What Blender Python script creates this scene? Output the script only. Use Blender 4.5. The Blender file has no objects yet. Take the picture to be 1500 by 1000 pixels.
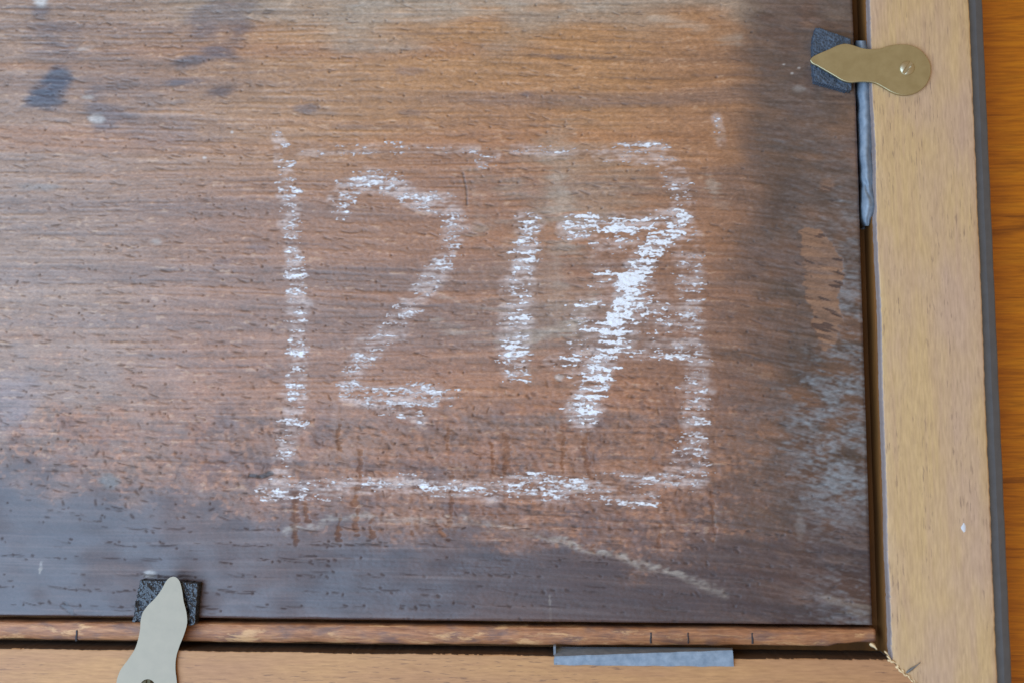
import bpy, bmesh, math
import numpy as np
from mathutils import Vector, Matrix

# ---------------------------------------------------------------- camera, light, exposure
S = bpy.context.scene
COL = S.collection
CAM_R = (math.radians(4.86686), math.radians(3.89574), math.radians(-0.12218))
CAM_D, FPX = 0.33, 1459.0                      # distance to the board, focal length in photo pixels (1500 wide)
RM = (Matrix.Rotation(CAM_R[2], 3, 'Z') @ Matrix.Rotation(CAM_R[1], 3, 'Y') @ Matrix.Rotation(CAM_R[0], 3, 'X'))
CAM_P = RM @ Vector((0, 0, CAM_D))
cd = bpy.data.cameras.new('camera')
cam = bpy.data.objects.new('camera', cd)
COL.objects.link(cam)
cam.matrix_world = Matrix.Translation(CAM_P) @ RM.to_4x4()
cd.sensor_width = 36.0
cd.lens = FPX / 1500 * 36
cd.clip_start, cd.clip_end = 0.01, 20
cd.dof.use_dof = True
cd.dof.focus_distance = 0.327
cd.dof.aperture_fstop = 5.6
S.camera = cam

w = bpy.data.worlds.new("World"); S.world = w; w.use_nodes = True
bg = w.node_tree.nodes['Background']
bg.inputs[0].default_value = (1.0, 0.74, 0.46, 1)      # warm room light all round
bg.inputs[1].default_value = 0.50

WIN_AZ = Vector((-0.93, -0.37, 0)).normalized()        # window to the left, slightly below the picture
WIN_EL = math.radians(49)
wp = WIN_AZ * math.cos(WIN_EL) * 0.75 + Vector((0, 0, math.sin(WIN_EL) * 0.75))
ld = bpy.data.lights.new('window_light', 'AREA')
ld.shape = 'RECTANGLE'; ld.size = 1.0; ld.size_y = 0.85
ld.energy = 12.5
ld.color = (0.42, 0.67, 1.0)
lo = bpy.data.objects.new('window_light', ld); COL.objects.link(lo)
lo.location = wp
lo.rotation_euler = (-wp).to_track_quat('-Z', 'Y').to_euler()
S.view_settings.view_transform = 'Standard'
S.view_settings.look = 'None'
S.view_settings.exposure = 0.0
S.view_settings.gamma = 1.0

# ---------------------------------------------------------------- helpers
RMn = np.array(RM); CPn = np.array(CAM_P)
def P(px, py, z=0.0):
    """point of the horizontal plane at height z that the photograph shows at (px, py)"""
    d = RMn @ np.array([(px - 750) / FPX, -(py - 500) / FPX, -1.0])
    t = (z - CPn[2]) / d[2]
    return CPn + t * d
def to_px(x, y, z=0.0):
    v = np.stack([x - CPn[0], y - CPn[1], np.broadcast_to(z, np.shape(x)) - CPn[2]], -1) @ RMn
    return 750 + FPX * v[..., 0] / -v[..., 2], 500 - FPX * v[..., 1] / -v[..., 2]
def lin(r, g, b):
    c = np.array([r, g, b]) / 255.0
    return np.where(c <= 0.04045, c / 12.92, ((c + 0.055) / 1.055) ** 2.4)
def sig(x): return 1 / (1 + np.exp(-np.clip(x, -40, 40)))
def sstep(a, b, x):
    t = np.clip((x - a) / (b - a), 0, 1); return t * t * (3 - 2 * t)

def put(name, me, mat, parent=None, smooth=True, **props):
    o = bpy.data.objects.new(name, me); COL.objects.link(o)
    if mat: me.materials.append(mat)
    if smooth: me.polygons.foreach_set('use_smooth', [True] * len(me.polygons))
    if parent: o.parent = parent
    for k, v in props.items(): o[k] = v
    return o
def empty(name, loc, **props):
    o = bpy.data.objects.new(name, None); COL.objects.link(o)
    o.location = loc; o.empty_display_size = 0.01
    for k, v in props.items(): o[k] = v
    return o
def child(o, parent):
    """parent keeping world coordinates (meshes are written in world coordinates)"""
    o.parent = parent
    o.matrix_parent_inverse = Matrix.Translation(parent.location).inverted()
    return o
def mesh_np(name, v, quads):
    me = bpy.data.meshes.new(name)
    n, f = len(v), len(quads)
    me.vertices.add(n); me.vertices.foreach_set('co', np.ascontiguousarray(v, dtype=np.float32).ravel())
    me.loops.add(4 * f); me.loops.foreach_set('vertex_index', np.ascontiguousarray(quads, dtype=np.int32).ravel())
    me.polygons.add(f); me.polygons.foreach_set('loop_start', np.arange(f, dtype=np.int32) * 4)
    me.update(calc_edges=True); me.validate()
    return me
def mesh_py(name, v, f):
    me = bpy.data.meshes.new(name); me.from_pydata([tuple(map(float, p)) for p in v], [], f); me.update(); return me
def grid_quads(ny, nx, keep=None):
    i = np.arange(ny * nx).reshape(ny, nx)
    q = np.stack([i[:-1, :-1], i[:-1, 1:], i[1:, 1:], i[1:, :-1]], -1)
    return q.reshape(-1, 4) if keep is None else q[keep]

# ---- shader helpers
def new_mat(name):
    m = bpy.data.materials.new(name); m.use_nodes = True
    nt = m.node_tree
    return m, nt, nt.nodes['Principled BSDF']
def N(nt, t, **kw):
    n = nt.nodes.new(t)
    for k, v in kw.items():
        if k.startswith('i_'):
            key = k[2:]
            n.inputs[int(key) if key.isdigit() else key].default_value = v
        else: setattr(n, k, v)
    return n
def ramp(nt, src, stops):
    r = nt.nodes.new('ShaderNodeValToRGB')
    e = r.color_ramp.elements
    while len(e) < len(stops): e.new(0.5)
    for el, (p, c) in zip(e, stops):
        el.position = p; el.color = (*c, 1) if len(c) == 3 else c
    nt.links.new(src, r.inputs[0]); return r.outputs[0]
def mix(nt, fac, a, b, mode='MIX'):
    m = nt.nodes.new('ShaderNodeMix'); m.data_type = 'RGBA'; m.blend_type = mode
    for sock, val in ((m.inputs[0], fac), (m.inputs[6], a), (m.inputs[7], b)):
        if hasattr(val, 'links'): nt.links.new(val, sock)
        elif isinstance(val, (int, float)): sock.default_value = val
        else: sock.default_value = (*val, 1)
    return m.outputs[2]
def noise_tex(nt, scale_xyz, scale=1.0, detail=4.0, rough=0.55, rot=(0, 0, 0), dist=0.0):
    tc = nt.nodes.new('ShaderNodeTexCoord'); mp = nt.nodes.new('ShaderNodeMapping')
    mp.inputs['Scale'].default_value = scale_xyz; mp.inputs['Rotation'].default_value = rot
    n = N(nt, 'ShaderNodeTexNoise', i_Scale=scale, i_Detail=detail, i_Roughness=rough, i_Distortion=dist)
    nt.links.new(tc.outputs['Object'], mp.inputs[0]); nt.links.new(mp.outputs[0], n.inputs['Vector'])
    return n.outputs['Fac']
def bump(nt, bs, src, strength, dist):
    b = N(nt, 'ShaderNodeBump', i_Strength=strength, i_Distance=dist)
    nt.links.new(src, b.inputs['Height']); nt.links.new(b.outputs[0], bs.inputs['Normal'])

# ---------------------------------------------------------------- the oak board: relief and wear worked out on a fine grid
ZF = 0.0035                                    # height of the frame's back above the board
ZG = -0.0090                                   # floor of the rebate
rng = np.random.default_rng(7)
DX = 0.0003
X1, Y0 = 0.1140, -0.0907
X0, Y1 = -0.205, 0.140
nx = int((X1 - X0) / DX) + 1; ny = int((Y1 - Y0) / DX) + 1
gx = X1 - DX * np.arange(nx)[::-1]; gy = Y0 + DX * np.arange(ny)
GX, GY = np.meshgrid(gx, gy)
PX, PY = to_px(GX, GY, 0.0)
CELL = 1.36                                    # photo pixels per grid step

FREQ = {}
def fld(sx, sy, seed, shape=None, cell=CELL):
    """smooth gaussian noise, feature lengths in photo pixels, unit variance"""
    shp = shape or (ny, nx)
    r = np.random.default_rng(seed).standard_normal(shp)
    fy = np.fft.fftfreq(shp[0])[:, None]; fx = np.fft.rfftfreq(shp[1])[None]
    k = np.exp(-2 * np.pi ** 2 * ((fx * sx / cell) ** 2 + (fy * sy / cell) ** 2))
    a = np.fft.irfft2(np.fft.rfft2(r) * k, s=shp)
    return a / a.std()
def shear(a, off, cell=CELL):
    """move rows by off photo pixels (down positive) so that the grain wanders"""
    n = a.shape[0]
    yy = np.arange(n)[:, None] + off / cell          # image down = row index down
    yy = np.mod(yy, n); i0 = np.floor(yy).astype(int); f = yy - i0
    cols = np.broadcast_to(np.arange(a.shape[1])[None], a.shape)
    return a[i0 % n, cols] * (1 - f) + a[(i0 + 1) % n, cols] * f

drift = 0.022 * PX + 0.10 * np.maximum(0, PX - 1085) + 5 * fld(160, 40, 1)
streak = shear(fld(64, 1.6, 2), drift)               # long fibres
streak3 = shear(fld(48, .9, 11), drift)                # thin dark and pale lines
streak2 = shear(fld(13, 1.3, 3), drift)              # short fibres
band = shear(fld(220, 8, 4), drift)                  # growth bands
diag = shear(.7 * fld(5, .8, 12) + .5 * fld(10, 1.3, 13) + .4 * fld(2, .8, 14), drift + .14 * np.maximum(0, PX - 1085))
fine = fld(2.6, 1.2, 5); fine2 = fld(1.3, .8, 15)
blot = fld(34, 22, 6); blot2 = fld(12, 8, 7); big = fld(110, 70, 8)
patch = shear(fld(16, 5, 9), drift)

def ell(cx, cy, rx, ry, ang=0.0, soft=0.35, wob=0.25, st=.5):
    c, s = math.cos(math.radians(ang)), math.sin(math.radians(ang))
    u = ((PX - cx) * c + (PY - cy) * s) / rx; v = (-(PX - cx) * s + (PY - cy) * c) / ry
    d = np.sqrt(u * u + v * v) + wob * ((1 - st) * blot2 + st * streak2)
    return sstep(1 + soft, 1 - soft, d)
def poly_dist(pts, qx, qy):
    best = np.full(qx.shape, 1e9); tt = np.zeros(qx.shape); L = 0.0
    segs = [(pts[i], pts[i + 1]) for i in range(len(pts) - 1)]
    tot = sum(math.hypot(b[0] - a[0], b[1] - a[1]) for a, b in segs)
    for a, b in segs:
        dx, dy = b[0] - a[0], b[1] - a[1]; l = math.hypot(dx, dy)
        t = np.clip(((qx - a[0]) * dx + (qy - a[1]) * dy) / (l * l), 0, 1)
        d = np.hypot(qx - a[0] - t * dx, qy - a[1] - t * dy)
        m = d < best; best = np.where(m, d, best); tt = np.where(m, (L + t * l) / tot, tt); L += l
    return best, tt
def in_poly(pts, qx, qy):
    r = np.zeros(qx.shape, bool); n = len(pts)
    for i in range(n):
        (xa, ya), (xb, yb) = pts[i], pts[(i + 1) % n]
        if ya == yb: continue
        c = ((ya > qy) != (yb > qy)) & (qx < (xb - xa) * (qy - ya) / (yb - ya) + xa); r ^= c
    return r

# --- where the wood is stained, scuffed or bare
wob = 9 * blot + 4 * streak
edge_w = np.interp(PY, [0, 260, 480, 1000], [11, 16, 34, 38])
right_dark = sig((PX - 1092 + 0.6 * wob + np.interp(PY, [0, 300, 500, 1000], [3, 5, 16, 18]) * (patch + .4 * fine)) / edge_w)
yb = np.interp(PX, [-60, 0, 150, 300, 420, 600, 760, 850, 930, 1010, 1100, 1300],
               [655, 680, 715, 742, 772, 778, 782, 806, 818, 810, 790, 760])
low_dark = sig((PY - yb + 9 * blot2 + 8 * blot + 7 * patch + 3 * fine) / 11)
low_half = sig((PY - np.interp(PX, [0, 200, 500, 900], [600, 640, 690, 720]) + 30 * blot) / 40) * 0.55
dark = np.clip(1 - (1 - right_dark) * (1 - low_dark), 0, 1)
ochre = sig((225 - PY + 35 * big + 16 * band) / 55) * sig((PX - 250 + 50 * big) / 60) * (1 - .55 * sig((PX - 1000 + 40 * big) / 45))
leftgrey = sig((300 - PX + 50 * big + 20 * band) / 90)
topgrey = sig((34 - PY + 16 * blot + 10 * band) / 9) * sig((PX - 250) / 40)

brown = lin(146, 101, 74); ochc = lin(176, 126, 78); mauve = lin(146, 118, 98); darkc = lin(58, 42, 44); darkr = lin(68, 54, 46)
rust = lin(152, 92, 55); pale = lin(176, 160, 142); navy = lin(58, 62, 76); grey = lin(156, 140, 122)
A = np.empty((ny, nx, 3)); A[:] = brown
def lay(m, c):
    global A
    A = A * (1 - m[..., None]) + c * m[..., None]
lay(np.clip(ochre, 0, 1) * 0.85, ochc)
lay(leftgrey * 0.85, mauve)
lay(np.clip(0.5 * sstep(0.3, 1.8, band), 0, 1) * .8 * (1 - dark), lin(162, 106, 66))
lay(np.clip(0.55 * sstep(0.2, 1.8, -band), 0, 1) * (1 - dark), lin(120, 96, 84))
lay(topgrey * 0.75, grey)
lay(ell(830, 265, 90, 60, 0, 0.6, .5) * 0.30, grey)          # worn hazes round the figures
lay(ell(800, 430, 70, 110, 0, 0.7, .5) * 0.22, grey)
lay(low_half, lin(98, 74, 68))
lay(sstep(0.7, 1.6, patch + 0.5 * blot) * 0.35 * sig((PY - 560) / 50) * (1 - low_dark), rust)
# torn lower band, mottled
torn = sig((PY - 600 + 20 * blot) / 25) * (1 - low_dark) * (1 - right_dark)
lay(torn * sstep(-0.2, 1.2, fld(9, 7, 21) + 0.7 * streak2) * 0.48, lin(154, 104, 76))
lay(torn * sstep(0.3, 1.4, fld(14, 12, 22)) * 0.5, lin(96, 72, 68))
lay(right_dark * np.clip(.86 + .10 * patch + .08 * blot2, .55, .97), darkr)
lay(low_dark * np.clip(.88 + .05 * streak, .7, .96), darkc)
lay(low_dark * sstep(.0, 1.6, big + .6 * blot) * .30, lin(78, 52, 44))
lay(low_dark * sstep(.2, 1.8, -blot + .4 * patch) * .30, lin(52, 44, 50))
lay(dark * sstep(0.2, 1.7, blot + 0.5 * band) * 0.34, lin(100, 68, 54))
lay(right_dark * sig((350 - PY) / 70) * .35, lin(116, 98, 90))
lay(right_dark * sstep(.5, 1.8, blot2 + .5 * patch) * .4, lin(112, 80, 62))
lay(right_dark * sstep(.2, 1.6, -blot + .4 * diag) * .4, lin(48, 40, 38))
lay(right_dark * sstep(0.2, 1.8, diag + 0.5 * blot) * 0.22, lin(118, 96, 86))
lay(right_dark * sstep(0.2, 1.8, -diag + 0.5 * blot2) * 0.26, lin(56, 44, 42))
lay(low_dark * sstep(0.6, 2.0, streak3 + 0.6 * band) * 0.16, lin(112, 92, 84))
spk = fld(2.6, 2.0, 23)
lay(np.clip(torn + .5 * sig((PY - 500) / 40) * (1 - dark), 0, 1) * sstep(.9, 1.9, spk + .4 * blot2) * .5, lin(168, 116, 84))
lay(torn * sstep(1.0, 2.0, -spk + .4 * blot2) * .55, lin(84, 58, 48))
lay((1 - dark) * sstep(1.8, 2.8, fld(3, 1.3, 24) + .3 * blot) * .35, lin(188, 138, 104))
# smudges, top left
smear = 0.6 + 0.4 * np.clip(streak, -1, 1)
for cx, cy, rx, ry, an, st, c in [
        (84, 118, 14, 15, 0, .95, navy), (68, 145, 17, 14, 10, .95, navy), (152, 158, 26, 18, 30, .55, navy), (60, 15, 12, 6, 0, .6, navy),
        (75, 45, 26, 14, 0, .4, navy), (80, 78, 30, 12, 0, .35, navy), (330, 22, 42, 24, -20, .6, lin(86, 76, 80)), (350, 58, 24, 10, 0, .6, lin(80, 70, 76)),
        (286, 88, 26, 6, -8, .7, navy), (318, 76, 22, 6, 10, .6, navy), (322, 136, 16, 8, -10, .8, lin(74, 62, 66)), (262, 122, 30, 5, -5, .65, navy),
        (200, 140, 46, 10, 5, .35, lin(92, 84, 84)), (180, 95, 60, 8, 0, .3, lin(98, 88, 84)), (345, 88, 12, 6, 0, .5, lin(84, 70, 70)),
        (230, 190, 70, 14, 4, .35, lin(104, 88, 88)), (60, 275, 26, 4, 0, .3, lin(100, 118, 122)), (470, 165, 40, 5, 0, .3, lin(104, 96, 92)),
        (160, 705, 12, 9, 0, .5, lin(84, 100, 102)), (20, 590, 40, 30, 0, .4, lin(110, 104, 112)),
        (445, 160, 14, 4, 0, .45, navy), (610, 165, 30, 4, 0, .4, navy), (600, 104, 16, 4, 0, .35, navy), (820, 85, 10, 4, 0, .4, navy),
        (770, 138, 8, 4, 0, .4, navy), (330, 383, 14, 5, -6, .35, navy), (380, 362, 16, 5, 4, .35, navy)]:
    lay(ell(cx, cy, rx * 1.1, ry * 1.15, an, .65, .38, .22) * st * (0.85 + 0.15 * smear), c)
for cx, cy, rx, ry, st in [(60, 3, 9, 7, .8), (140, 175, 12, 5, .55), (128, 143, 9, 3, .4), (124, 72, 13, 3, .3), (230, 355, 9, 5, .35), (1170, 100, 2.2, 1.6, .5),
                           (1160, 108, 1.8, 1.4, .5), (1148, 95, 2.5, 1.3, .6), (1170, 130, 9, 5, .2), (1172, 768, 6, 18, .14), (218, 839, 8, 5, .5), (60, 825, 2, 3, .2),
                           (819, 552, 6, 5, .5), (300, 231, 3, 2, .6), (340, 194, 2, 2, .6)]:
    lay(ell(cx, cy, rx, ry, 0, .5, .3) * st, lin(196, 190, 182))
# pale smears
for pts, wd, st in [([(1048, 720), (1047, 800)], 4, .12),
                    ([(640, 476), (700, 492), (760, 497), (840, 478), (870, 440)], 11, .50), ([(812, 240), (820, 300), (828, 345)], 22, .30), ([(690, 250), (700, 330)], 12, .14), ([(640, 430), (700, 452), (745, 455)], 8, .2), ([(815, 370), (820, 450)], 16, .2), ([(1050, 170), (1052, 205)], 9, .30),
                    ([(1040, 265), (1050, 300), (1060, 300)], 12, .30), ([(805, 870), (807, 912)], 2.2, .35), ([(62, 822), (58, 838)], 2.2, .4),
                    ([(1215, 880), (1275, 905)], 14, .22), ([(530, 10), (700, 20), (900, 12)], 14, .3), ([(960, 25), (1080, 60)], 12, .25)]:
    d, t = poly_dist(pts, PX, PY)
    lay(sstep(wd, wd * .15, d + wd * .35 * (streak2 + .5 * blot2)) * st * (0.6 + 0.4 * np.clip(patch, -1, 1)), lin(190, 176, 158))
arc = [(415, 775), (445, 768), (520, 756), (600, 762), (690, 762), (760, 775), (850, 800), (930, 824), (1025, 856), (1062, 872)]
d, t = poly_dist(arc, PX + 2 * blot2, PY + 2.5 * blot2 + 1.5 * fine)
lay(sstep(9, 1, d) * np.interp(PX, [410, 600, 760, 860, 940, 1060], [.34, .3, .36, .48, .52, .28]) * np.clip(.65 + .3 * fine + .25 * streak2, .15, 1), lin(186, 174, 158))
# whitish scuffs in the dark right margin
scuff = (ell(1240, 560, 60, 260, 0, .9, .3) * .35 + ell(1180, 640, 90, 110, 0, .9, .3) * .25 + ell(1225, 610, 62, 78, 0, .9, .3) * .8 + ell(1245, 440, 30, 120, 0, .9, .3) * .45 + ell(1235, 700, 50, 60, 0, .9, .3) * .45 +
         ell(1180, 230, 80, 90, 0, .9, .3) * .16 + ell(1245, 890, 60, 40, 0, .8, .3) * .5 + ell(1150, 330, 60, 60, 0, .9, .3) * .12)
lay(np.clip(scuff, 0, 1) * np.clip(.13 + .12 * diag + .11 * fine + .13 * blot2 + .08 * blot, 0, .6), lin(142, 152, 158))
# raw patch where the stain has been scraped off
raw = in_poly([(1175, 336), (1200, 337), (1210, 343), (1222, 366), (1234, 380), (1237, 400), (1232, 425), (1231, 455), (1224, 480), (1221, 505), (1213, 516), (1203, 512),
               (1199, 490), (1188, 450), (1180, 425), (1176, 395)], PX + 2.5 * blot2 + 1.5 * fine + 1.2 * streak2, PY + 2 * blot2 + 1.2 * fine).astype(float)
raw = .5 * raw + .125 * (np.roll(raw, 1, 0) + np.roll(raw, -1, 0) + np.roll(raw, 1, 1) + np.roll(raw, -1, 1))
raw = np.maximum(raw, ell(1211, 272, 11, 9, 0, .4, .4) * .75); raw = np.maximum(raw, ell(1186, 36, 14, 6, 0, .4, .4) * .6)
lay(raw * np.clip(.86 + .10 * streak2 + .10 * blot2, .5, .97), lin(136, 100, 74))
gr = shear(fld(9, 1.4, 31), 0.30 * PX)
rawgroove = raw * sstep(0.8, 1.3, gr) * sig((500 - PY) / 8)
lay(rawgroove * .85, lin(66, 46, 38))
# vertical tears
tear = np.zeros_like(PX)
for pts, wd in [([(436, 722), (434, 745), (430, 770), (434, 792)], 5.5), ([(526, 660), (528, 700), (524, 735), (522, 780)], 3.2), ([(657, 628), (656, 655)], 3),
                ([(741, 640), (744, 690), (740, 730)], 4), ([(720, 650), (722, 690)], 2.4), ([(860, 605), (858, 660), (864, 700)], 3.4), ([(828, 640), (826, 690)], 2.5),
                ([(499, 615), (498, 655)], 2.2), ([(660, 690), (662, 745), (658, 770)], 3), ([(500, 760), (496, 790)], 2.6), ([(545, 765), (548, 785)], 3),
                ([(640, 765), (655, 788)], 3.2), ([(968, 770), (966, 800)], 2.8), ([(1046, 720), (1047, 790)], 2.4), ([(600, 765), (602, 780)], 2.6), ([(450, 735), (447, 760)], 3)]:
    d, t = poly_dist(pts, PX + 3.5 * blot2 * .6, PY)
    tear = np.maximum(tear, sstep(wd * 1.3, wd * .3, d + 1.6 * fine))
lay(tear * (.26 + .2 * np.clip(fine + blot2, -1, 1)), lin(128, 82, 50))
d, t = poly_dist([(366, 695), (384, 697), (398, 693)], PX, PY); nick = sstep(4, 1.5, d + .6 * fine); lay(nick * .85, lin(40, 34, 34))
d, t = poly_dist([(678, 254), (683, 278), (684, 300)], PX, PY); nick2 = sstep(2.2, .8, d); lay(nick2 * .6, lin(70, 54, 48))
d, t = poly_dist([(94, 886), (104, 894), (108, 900)], PX, PY); nick3 = sstep(6, 2, d + fine); lay(nick3 * .7, lin(48, 42, 46))

# --- pores: short dark ticks in rows along the grain
pore = np.zeros((ny, nx))
def stamp(cx, cy, L, W, ang, amp):
    p = P(cx, cy); i = (p[0] - X0) / DX; j = (p[1] - Y0) / DX
    i = (p[0] - gx[0]) / DX
    r = int(max(L, 6) / CELL * 1.4) + 3
    i0, i1, j0, j1 = max(0, int(i) - r), min(nx, int(i) + r), max(0, int(j) - r), min(ny, int(j) + r)
    if i1 <= i0 or j1 <= j0: return
    u = (np.arange(i0, i1) - i)[None] * CELL; v = -(np.arange(j0, j1) - j)[:, None] * CELL
    c, s = math.cos(ang), math.sin(ang); a = u * c + v * s; b = -u * s + v * c
    bend = b + 0.02 * a * a / max(L, 1) * 6
    g = amp * np.exp(-(a / (L * .5)) ** 4 - (bend / W) ** 2)
    pore[j0:j1, i0:i1] = np.maximum(pore[j0:j1, i0:i1], g)
for k in range(4400):
    px = rng.uniform(-20, 1290); row = rng.integers(0, 92)
    py = -30 + row * 10.6 + rng.normal(0, 2.2) + 0.022 * (px - 600)
    if px > 1085: py += .1 * (px - 1085)
    if py > 765:
        if rng.random() < .45: continue
        py = 775 + 23 * rng.integers(0, 7) + rng.normal(0, 1.6 if rng.random() < .85 else 6) + .012 * px - 8 + 4 * math.sin(px / 170)
        stamp(px, py, 7 + 26 * rng.random() ** 1.5, rng.uniform(.5, 1.15), rng.normal(.06, .06), rng.uniform(.25, 1))
        if rng.random() < .6: stamp(px + rng.uniform(8, 22), py + rng.normal(0, 2), rng.uniform(3, 8), rng.uniform(1.0, 2.0), rng.normal(.3, .3), rng.uniform(.6, 1))
        continue
    if px > 950 and py < 330 and rng.random() < .7: continue
    if rng.random() < .5: stamp(px, py, rng.uniform(2.5, 4.5), rng.uniform(1.0, 1.9), rng.normal(.5, .3), rng.uniform(.3, 1) ** 2)
    else: stamp(px, py, rng.uniform(6, 20), rng.uniform(.7, 1.3), rng.normal(.16, .12), rng.uniform(.25, .85))
for k in range(230):                                   # bigger tear-outs in the torn band
    px = rng.uniform(0, 1040); py = rng.uniform(560, 760)
    stamp(px, py, rng.uniform(3, 12), rng.uniform(1.0, 2.4), rng.normal(.8, .6), rng.uniform(.25, .8))

# --- chalk strokes (dust in the board's colour, the crust itself is its own mesh further down)
DIG2 = [([(499, 303), (508, 284), (530, 270), (556, 266), (584, 277), (604, 292), (632, 298), (658, 303)], 19.7, 0.77), ([(656, 300), (670, 322), (664, 345), (655, 372), (638, 402), (612, 436), (592, 462)], 20.9, 0.65),
        ([(592, 458), (570, 485), (542, 512), (520, 536), (512, 556)], 18.6, 0.51), ([(512, 574), (540, 580), (575, 583), (612, 577), (632, 578)], 19.7, 0.81), ([(560, 592), (600, 602), (612, 612)], 13.9, 0.53), ([(630, 578), (664, 582)], 10.4, 0.36),
        ([(540, 258), (580, 268)], 16.2, 0.49)]
DIG1 = [([(774, 328), (768, 370), (762, 430), (758, 478)], 23.2, 0.91), ([(758, 470), (754, 520), (756, 544)], 22.0, 0.82), ([(745, 420), (742, 535)], 13.9, 0.43)]
DIG7 = [([(836, 334), (870, 328), (915, 330), (955, 326), (996, 322)], 22.0, 0.96), ([(992, 318), (975, 345), (950, 372), (936, 395), (920, 425), (912, 455), (902, 490)], 23.2, 1.25),
        ([(906, 470), (890, 515), (876, 545), (862, 570), (855, 606)], 27.8, 1.10), ([(935, 395), (945, 430), (930, 470)], 20.9, 0.58), ([(875, 352), (888, 368), (925, 352)], 16.2, 0.48), ([(850, 452), (862, 490), (852, 540)], 27.8, 0.36),
        ([(815, 533), (850, 522), (905, 520), (955, 516), (1000, 520)], 11.6, 0.60), ([(880, 385), (905, 405), (880, 430)], 23.2, 0.32), ([(960, 440), (985, 480), (960, 500)], 25.5, 0.38)]
BOX = [([(408, 200), (418, 225), (421, 262)], 11.0, 0.58), ([(421, 262), (426, 330), (434, 400)], 15.0, 0.68), ([(434, 400), (437, 500), (434, 580), (426, 620)], 18.5, 0.62), ([(426, 620), (414, 680), (416, 722)], 18.1, 0.62),
       ([(386, 722), (420, 722), (455, 718), (490, 714), (540, 712)], 14.9, 0.71), ([(540, 712), (600, 708), (640, 712), (720, 716), (780, 706)], 17.1, 0.71), ([(790, 708), (850, 708), (910, 702), (975, 703), (1034, 697)], 14.9, 0.66), ([(770, 722), (812, 722), (880, 720), (930, 732), (958, 730)], 13.9, 0.60),
       ([(970, 228), (992, 256), (998, 300), (1004, 340)], 20.2, 0.52), ([(1004, 340), (1010, 400), (1014, 470)], 23.5, 0.52), ([(1014, 470), (1016, 520), (1020, 570), (1014, 640)], 23.5, 0.57), ([(1014, 640), (1026, 672), (1022, 702)], 20.2, 0.62),
       ([(992, 505), (1006, 520), (1014, 535)], 6.4, 0.86), ([(975, 480), (1010, 480)], 7.5, 0.69), ([(985, 690), (1010, 650)], 16.0, 0.43),
       ([(440, 222), (560, 218), (640, 217), (700, 219)], 8.6, 0.36), ([(700, 236), (732, 232)], 8.6, 0.47), ([(755, 222), (820, 219), (885, 223), (965, 218)], 9.6, 0.54), ([(880, 232), (930, 236), (982, 236)], 8.6, 0.57), ([(885, 222), (892, 238)], 7.5, 0.52), ([(1048, 172), (1052, 208)], 9.6, 0.30)]
def stroke_field(strokes, qx, qy):
    m = np.zeros(qx.shape)
    for pts, wd, den in strokes:
        x0, x1 = min(p[0] for p in pts) - 30, max(p[0] for p in pts) + 30; y0, y1 = min(p[1] for p in pts) - 30, max(p[1] for p in pts) + 30
        ok = (qx > x0) & (qx < x1) & (qy > y0) & (qy < y1)
        if not ok.any(): continue
        rr = np.where(ok.any(1))[0]; cc = np.where(ok.any(0))[0]; sl = (slice(rr[0], rr[-1] + 1), slice(cc[0], cc[-1] + 1))
        d, t = poly_dist(pts, qx[sl], qy[sl])
        m[sl] = np.maximum(m[sl], den * sstep(wd * 1.12, wd * .45, d))
    return m
chalk_all = stroke_field(DIG2 + DIG1 + DIG7 + BOX, PX + 5 * blot2 * .8, PY + 2 * blot2)
lay(np.clip(chalk_all * (.36 + .32 * np.clip(streak2 + .5 * fine, -1, 1.6)), 0, .6), lin(196, 182, 176))

# --- fibre tone and pores in the colour
A *= np.clip(1 + (.045 * streak + .06 * streak3 + .06 * streak2 + .06 * fine + .06 * fine2)[..., None] * (1 - .35 * dark[..., None]), .55, 1.5)
lay(sstep(1.2, 2.8, streak3 + .4 * streak2) * .10 * (1 - .6 * dark), lin(196, 156, 122))
lay(sstep(1.1, 2.6, -streak + .5 * streak3) * .30, lin(84, 72, 72))
lay(np.clip(pore, 0, 1) * (.74), lin(46, 32, 28))
lay(sstep(2.3, 3.0, fine + .9 * streak2) * .25 * (1 - dark), lin(205, 172, 140))

# --- relief (metres)
H = (.026 * streak + .030 * streak2 + .020 * streak3 + .018 * fine + .014 * fine2 + .02 * band + .016 * blot2) * 1e-3
H *= 1 - .45 * low_dark
H += torn * (.06 * fld(7, 5, 41) + .055 * fld(2.6, 1.9, 42)) * 1e-3
H += right_dark * .03e-3 * shear(fld(8, 2, 43), .3 * PX)
H -= np.clip(pore, 0, 1) * .30e-3 * (1 - .35 * low_dark - .6 * right_dark * (1 - low_dark)) + tear * .22e-3 + nick * .3e-3 + nick2 * .12e-3 + nick3 * .2e-3 + rawgroove * .18e-3 + raw * .06e-3
H += (0.10e-3 * fld(300, 120, 44))
# edge rounding along the two cut edges
ex = np.minimum(X1 - GX, GY - Y0) - .0002 * np.clip(blot, -1, 1)
H -= .5e-3 * np.clip(1 - ex / .0010, 0, 1) ** 2
# --- gloss: the stained margins keep some polish, the worn field is dull
R = .50 - .05 * right_dark + .01 * low_dark + .05 * low_dark * np.clip(blot + .6 * blot2, -1, 1) + .05 * blot2 * .4 + .14 * torn * .6 - .04 * low_dark
R = R + .12 * np.clip(chalk_all, 0, 1) + .42 * np.clip(pore + tear + raw, 0, 1)
R = np.clip(R, .3, .95)

V = np.stack([GX, GY, H], -1).reshape(-1, 3)
quads = grid_quads(ny, nx)
idx = np.arange(ny * nx).reshape(ny, nx)
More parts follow.
